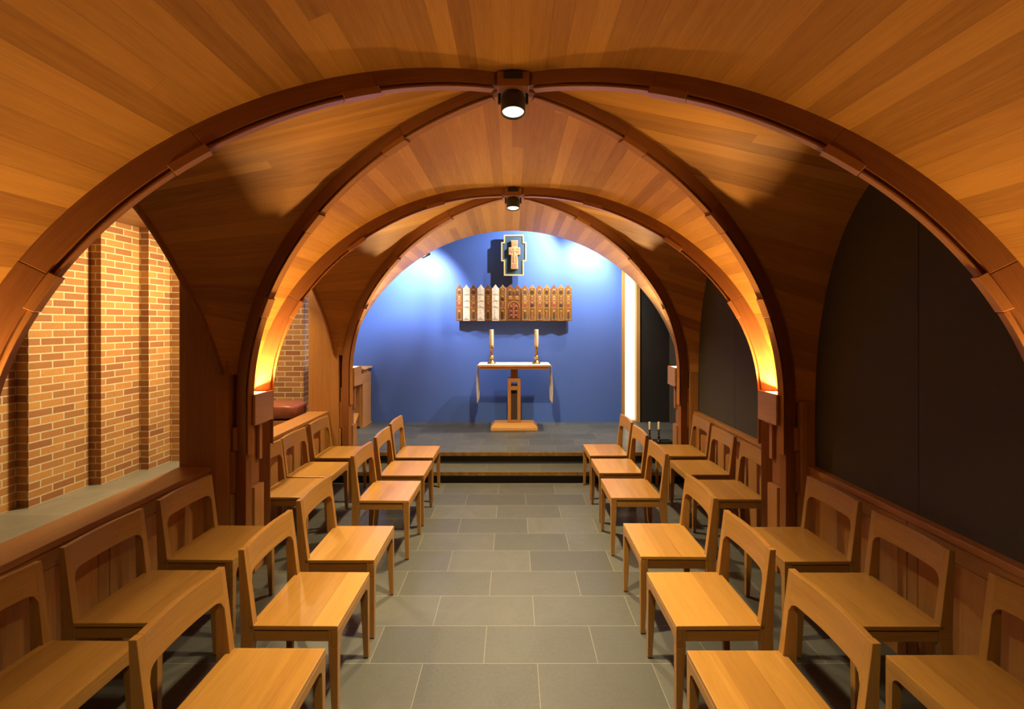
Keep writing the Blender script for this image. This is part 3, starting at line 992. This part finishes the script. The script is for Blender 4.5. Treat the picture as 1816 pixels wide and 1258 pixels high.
for i in range(15):
    cx = (xs[i]+xs[i+1])/2; w = (xs[i+1]-xs[i])/2-.0012
    kd = kinds[i]
    mat = {'w': M['icon_wood'], 's': M['silver'], 'p': M['icon_pale'], 'c': M['icon_wood']}[kd]
    b = MB()
    if kd == 'c':
        L = ogee(w/2, hs, ht)
        poly = [(-w, 0)]+[(x-w/2, z) for x, z in L]+[(x+w/2, z) for x, z in L[1:]]+[(w, 0)]
    else:
        poly = [(-w, 0)]+ogee(w, hs, ht)+[(w, 0)]
    b.prism(poly, -.008, .008, 'y', 'z')
    ang = 0. if kd == 'c' else radians(9 if i % 2 else -9)*(1 if i < 7 else -1)
    p = b.build('icon_panel', mat, t, (cx, 0, 0), bevel=.002, rot=(0, 0, ang))
    p['label'] = {'w': 'brown wooden icon panel', 's': 'panel covered in beaten silver', 'p': 'pale gilt icon panel', 'c': 'double width central panel with a red gate'}[kd]
    y = -.0082
    if kd != 'c':
        rows4 = [(.03, .195, False), (.215, .295, True), (.312, .392, True), (.410, .505, True)]
        for k, (z0, z1, seat) in enumerate(rows4):
            b = MB(); iw = w*.68
            if kd == 's':
                b.box(-iw, iw, y-.0012, y, z0, z1, 'x', M['silver'])
                b.prism([(-iw*.45, z0+.006), (iw*.45, z0+.006), (iw*.3, z0+(z1-z0)*.6), (iw*.12, z1-.02), (-iw*.12, z1-.02), (-iw*.3, z0+(z1-z0)*.6)], y-.005, y-.0013, 'y', 'x', M['silver'])
                b.box(-w*.86, w*.86, y-.003, y-.0001, z0-.008, z0-.005, 'x', M['icon_pale'])
            else:
                scene_icon(b, -iw, iw, z0, z1, y, robes[(i*3+k*2) % 3] if kd == 'w' else robes[(i+k) % 2], True, not (k == 1 and i % 3 == 0), seat)
                b.box(-w*.80, w*.80, y-.002, y-.0001, z0-.008, z0-.004, 'x', M['icon_halo'])
            b.build('icon', None, p)
    else:
        b = MB(); W = w*.70
        pts = [(-W, .04), (-W, .19)]+[(-W*cos(a), .19+W*1.05*sin(a)) for a in [PI*i2/14 for i2 in range(1, 14)]]+[(W, .19), (W, .04)]
        b.prism(pts, y-.003, y, 'y', 'x', M['icon_red'])
        for cxx in (-W*.48, W*.48):
            for zz, hh in ((.05, .055), (.113, .055), (.178, .065)):
                scene_icon(b, cxx-W*.34, cxx+W*.34, zz, zz+hh, y-.0032, robes[0], True, False)
        b.box(-.002, .002, y-.008, y-.0031, .045, .19+W, 'z', M['icon_halo'])
        arch = [(W*1.16*cos(a), .20+W*1.28*sin(a)) for a in [PI*i2/18 for i2 in range(19)]]
        for (xa, za), (xb, zb2) in zip(arch[:-1], arch[1:]):
            k2 = .955
            lo = [(xa, y-.006, za), (xb, y-.006, zb2), (xb*k2, y-.006, .2+(zb2-.2)*k2), (xa*k2, y-.006, .2+(za-.2)*k2)]
            b.hexa(lo, [(q[0], y-.0002, q[2]) for q in lo], 'x', M['icon_halo'])
        b.build('gate', None, p)
        for x0, x1, z0, z1 in ((-w*.8, -w*.08, .325, .385), (w*.08, w*.8, .325, .385), (-w*.75, -w*.25, .405, .50), (-w*.17, w*.17, .405, .485), (w*.25, w*.75, .405, .50)):
            b = MB(); scene_icon(b, x0, x1, z0, z1, y, robes[1 if z0 < .4 else 0]); b.build('icon', None, p)
b = MB(); b.box(xs[0]+.04, xs[-1]-.04, .009+.012, .045, .06, .09); b.box(xs[0]+.04, xs[-1]-.04, .021, .045, .40, .43); b.box(-.4, -.36, .045, .09, .06, .43); b.box(.38, .42, .045, .09, .06, .43)
b.build('backing_rail', M['dark'], t)

# ------------------------------------------------------------------ organ and seat on the left
t = thing('organ', 'small oak organ against the blue wall, left of altar', 'organ', (-2.86, 6.8, PZ))
b = MB(); b.box(-.62, .60, .0, .40, .02, .80, 'z'); b.build('cabinet', M['rail'], t, bevel=.003)
b = MB(); b.box(-.66, .655, .02, .41, .86, .885, 'x'); b.build('lid', M['box'], t, bevel=.003)
b = MB(); b.box(-.62, .60, .12, .40, .802, .858, 'x'); b.build('music_shelf', M['rail'], t)
for sgn in (-1, 1):
    x0, x1 = sorted((sgn*.605, sgn*.635))
    b = MB(); b.prism([(-.40, .655), (.40, .655), (.40, .80), (.10, .80), (-.40, .765)], x0, x1, 'x', 'y'); b.build('cheek', M['rail'], t, bevel=.002)
    b = MB(); b.box(x0, x1, .02, .40, .02, .654, 'z'); b.build('side_panel', M['rail'], t, bevel=.002)
    b = MB(); b.box(x0-.015, x1+.015, .0, .41, 0, .0195, 'y'); b.build('foot', M['rail'], t, bevel=.002)
    b = MB(); b.box(x0-.008, x1+.018, -.50, -.43, .03, .80, 'z'); b.box(x0-.008, x1+.018, -.43, -.401, .66, .76, 'z'); lg = b.build('leg', M['rail'], t, bevel=.004)
    b = MB(); b.box(x0-.02, x1+.03, -.54, -.40, .0, .0295, 'y'); b.build('leg_foot', M['rail'], lg, bevel=.003)
b = MB(); b.box(-.60, .60, -.38, -.005, .67, .72, 'x'); b.build('key_bed', M['rail'], t)
b = MB()
for k in range(36):
    x = -.575+k*.0321
    b.box(x, x+.0308, -.36, -.21, .7205, .738, 'y', M['key_white'])
    if k % 7 in (0, 1, 3, 4, 5):
        b.box(x+.023, x+.039, -.30, -.20, .7385, .751, 'y', M['key_black'])
kb = b.build('keyboard', None, t)
b = MB(); b.hexa([(.1, -.15, .7215), (.5, -.15, .7215), (.5, -.02, .7215), (.1, -.02, .7215)], [(.1, -.15, .765), (.5, -.15, .765), (.5, -.02, .80), (.1, -.02, .80)], 'x'); b.build('stop_board', M['dark'], t)
b = MB(); b.hexa([(-.35, -.20, .06), (.58, -.20, .06), (.58, -.002, .20), (-.35, -.002, .20)], [(-.35, -.20, .08), (.58, -.20, .08), (.58, -.002, .225), (-.35, -.002, .225)], 'x'); b.build('pedal_board', M['panel'], t)

t = thing('cushioned_bench', 'bench with plump red-brown leather cushion by the brick pier', 'bench', (-2.76, 5.30, PZ))
def cushion(a, c):
    th = 2*PI*a; ph = -PI/2+PI*c
    e = .38
    f_ = lambda q: math.copysign(abs(q)**e, q)
    return (.33*f_(cos(ph))*f_(cos(th)), .20*f_(cos(ph))*f_(sin(th)), .55+.085*f_(sin(ph))*(1) + .012*cos(ph)*(1-(cos(th))**2))
b = MB(); b.grid(cushion, 48, 20, lambda a, c: (a, c)); b.build('cushion', M['leather'], t)
b = MB(); b.box(-.32, .32, -.19, .19, .42, .462, 'x'); b.build('seat_board', M['rail'], t, bevel=.003)
for sxx in (-1, 1):
    for syy in (-1, 1):
        b = MB(); b.hexa([(sxx*.29-.02, syy*.16-.02, 0), (sxx*.29+.02, syy*.16-.02, 0), (sxx*.29+.02, syy*.16+.02, 0), (sxx*.29-.02, syy*.16+.02, 0)],
                         [(sxx*.29-.025, syy*.16-.025, .4195), (sxx*.29+.025, syy*.16-.025, .4195), (sxx*.29+.025, syy*.16+.025, .4195), (sxx*.29-.025, syy*.16+.025, .4195)], 'z')
        b.build('leg', M['rail'], t, bevel=.002)

# ------------------------------------------------------------------ lights
def spot(name, loc, target, power, col, angle, blend=.5, radius=.05):
    l = bpy.data.lights.new(name, 'SPOT'); l.energy = power; l.color = col
    l.spot_size = radians(angle); l.spot_blend = blend; l.shadow_soft_size = radius
    o = bpy.data.objects.new(name, l); COL.objects.link(o); o.location = loc
    o.rotation_euler = (Vector(target)-Vector(loc)).to_track_quat('-Z', 'Y').to_euler()
    return o
def area(name, loc, target, power, col, sx_, sy_, spread=180):
    l = bpy.data.lights.new(name, 'AREA'); l.shape = 'RECTANGLE'; l.size = sx_; l.size_y = sy_
    l.energy = power; l.color = col; l.spread = radians(spread)
    o = bpy.data.objects.new(name, l); COL.objects.link(o); o.location = loc
    o.rotation_euler = (Vector(target)-Vector(loc)).to_track_quat('-Z', 'Y').to_euler()
    return o
WARM = (1., .80, .45)
spot('crown_light_camera', (0, .427, ZC+BW-.21), (0, .6, 0), 220, WARM, 128, 1., .05)
spot('crown_light_near', (0, YC[0]-.013, ZC+BW-.21), (0, YC[0]-.1, 0), 720, WARM, 90, 1., .05)
spot('crown_light_far', (0, YC[1]-.013, ZC+BW-.21), (0, YC[1]+.35, 0), 800, WARM, 122, 1., .05)
UP = (1., .62, .24)
for yp, pw in zip(YP, (22, 50, 85)):
    for side in 'lr':
        k = -1. if side == 'l' else RS
        area('uplight_light', (k*(AW-.048), yp-.02, 1.225), (k*(AW-.5), yp-.02, 2.55), pw, UP if yp < 5 else (1., .90, .72), .03, .10, 150)
WALLW = (1., .97, .95)
spot('altar_light_cross', (.66, 6.55, 3.42), (.05, 7.22, 2.75), 190, WALLW, 90, .7, .02)
spot('altar_light_right', (1.26, 6.50, 3.25), (.85, 7.22, 1.9), 330, (1., .95, .82), 118, .8, .03)
spot('altar_light_corner', (1.30, 6.75, 3.6), (1.14, 7.22, 2.55), 190, (1., .90, .62), 56, 1., .03)
spot('altar_light_left', (-1.22, 6.50, 2.92), (-1.75, 7.22, 2.1), 440, WALLW, 128, .8, .03)
area('aisle_light', (-2.58, 4.72, 2.60), (-4.1, 3.1, .4), 92, (1., .76, .38), .25, .4)
for fx_, fz_, nm in ((-1.22, 2.80, 'low on the left'),):
    t = thing('spotlight', 'dark spotlight housing peeking below the last arch, %s' % nm, 'spotlight', (fx_, 6.52, fz_))
    b = MB(); b.lathe([(.0, -.09), (.028, -.088), (.030, -.08), (.030, .03), (.022, .045), (.0, .046)], 20)
    h_ = b.build('lamp_can', M['steel'], t, rot=(radians(20), radians(68), 0))
    b = MB(); b.box(-.008, .008, .03, .045, .0, .5); b.build('stem', M['dark'], t)
area('aisle_light_far', (-2.7, 5.1, 2.75), (-2.9, 6.0, 1.2), 16, (1., .86, .66), .2, .2)

w = bpy.data.worlds.new('World'); scene.world = w; w.use_nodes = True
w.node_tree.nodes['Background'].inputs[0].default_value = (.03, .025, .02, 1)
w.node_tree.nodes['Background'].inputs[1].default_value = 1.

# ------------------------------------------------------------------ camera
cam = bpy.data.cameras.new('camera'); co = bpy.data.objects.new('camera', cam); COL.objects.link(co)
co.location = (0, 0, H); co.rotation_euler = (PI/2, 0, 0)
cam.sensor_width = 36.; cam.sensor_fit = 'HORIZONTAL'
cam.lens = 816./1816.*36.
cam.shift_x = -2./1816.
cam.shift_y = -54./1816.
cam.clip_start = .02
scene.camera = co
vs = scene.view_settings
vs.view_transform = 'Standard'; vs.look = 'None'; vs.gamma = 1.; vs.use_curve_mapping = False
vs.exposure = 0.
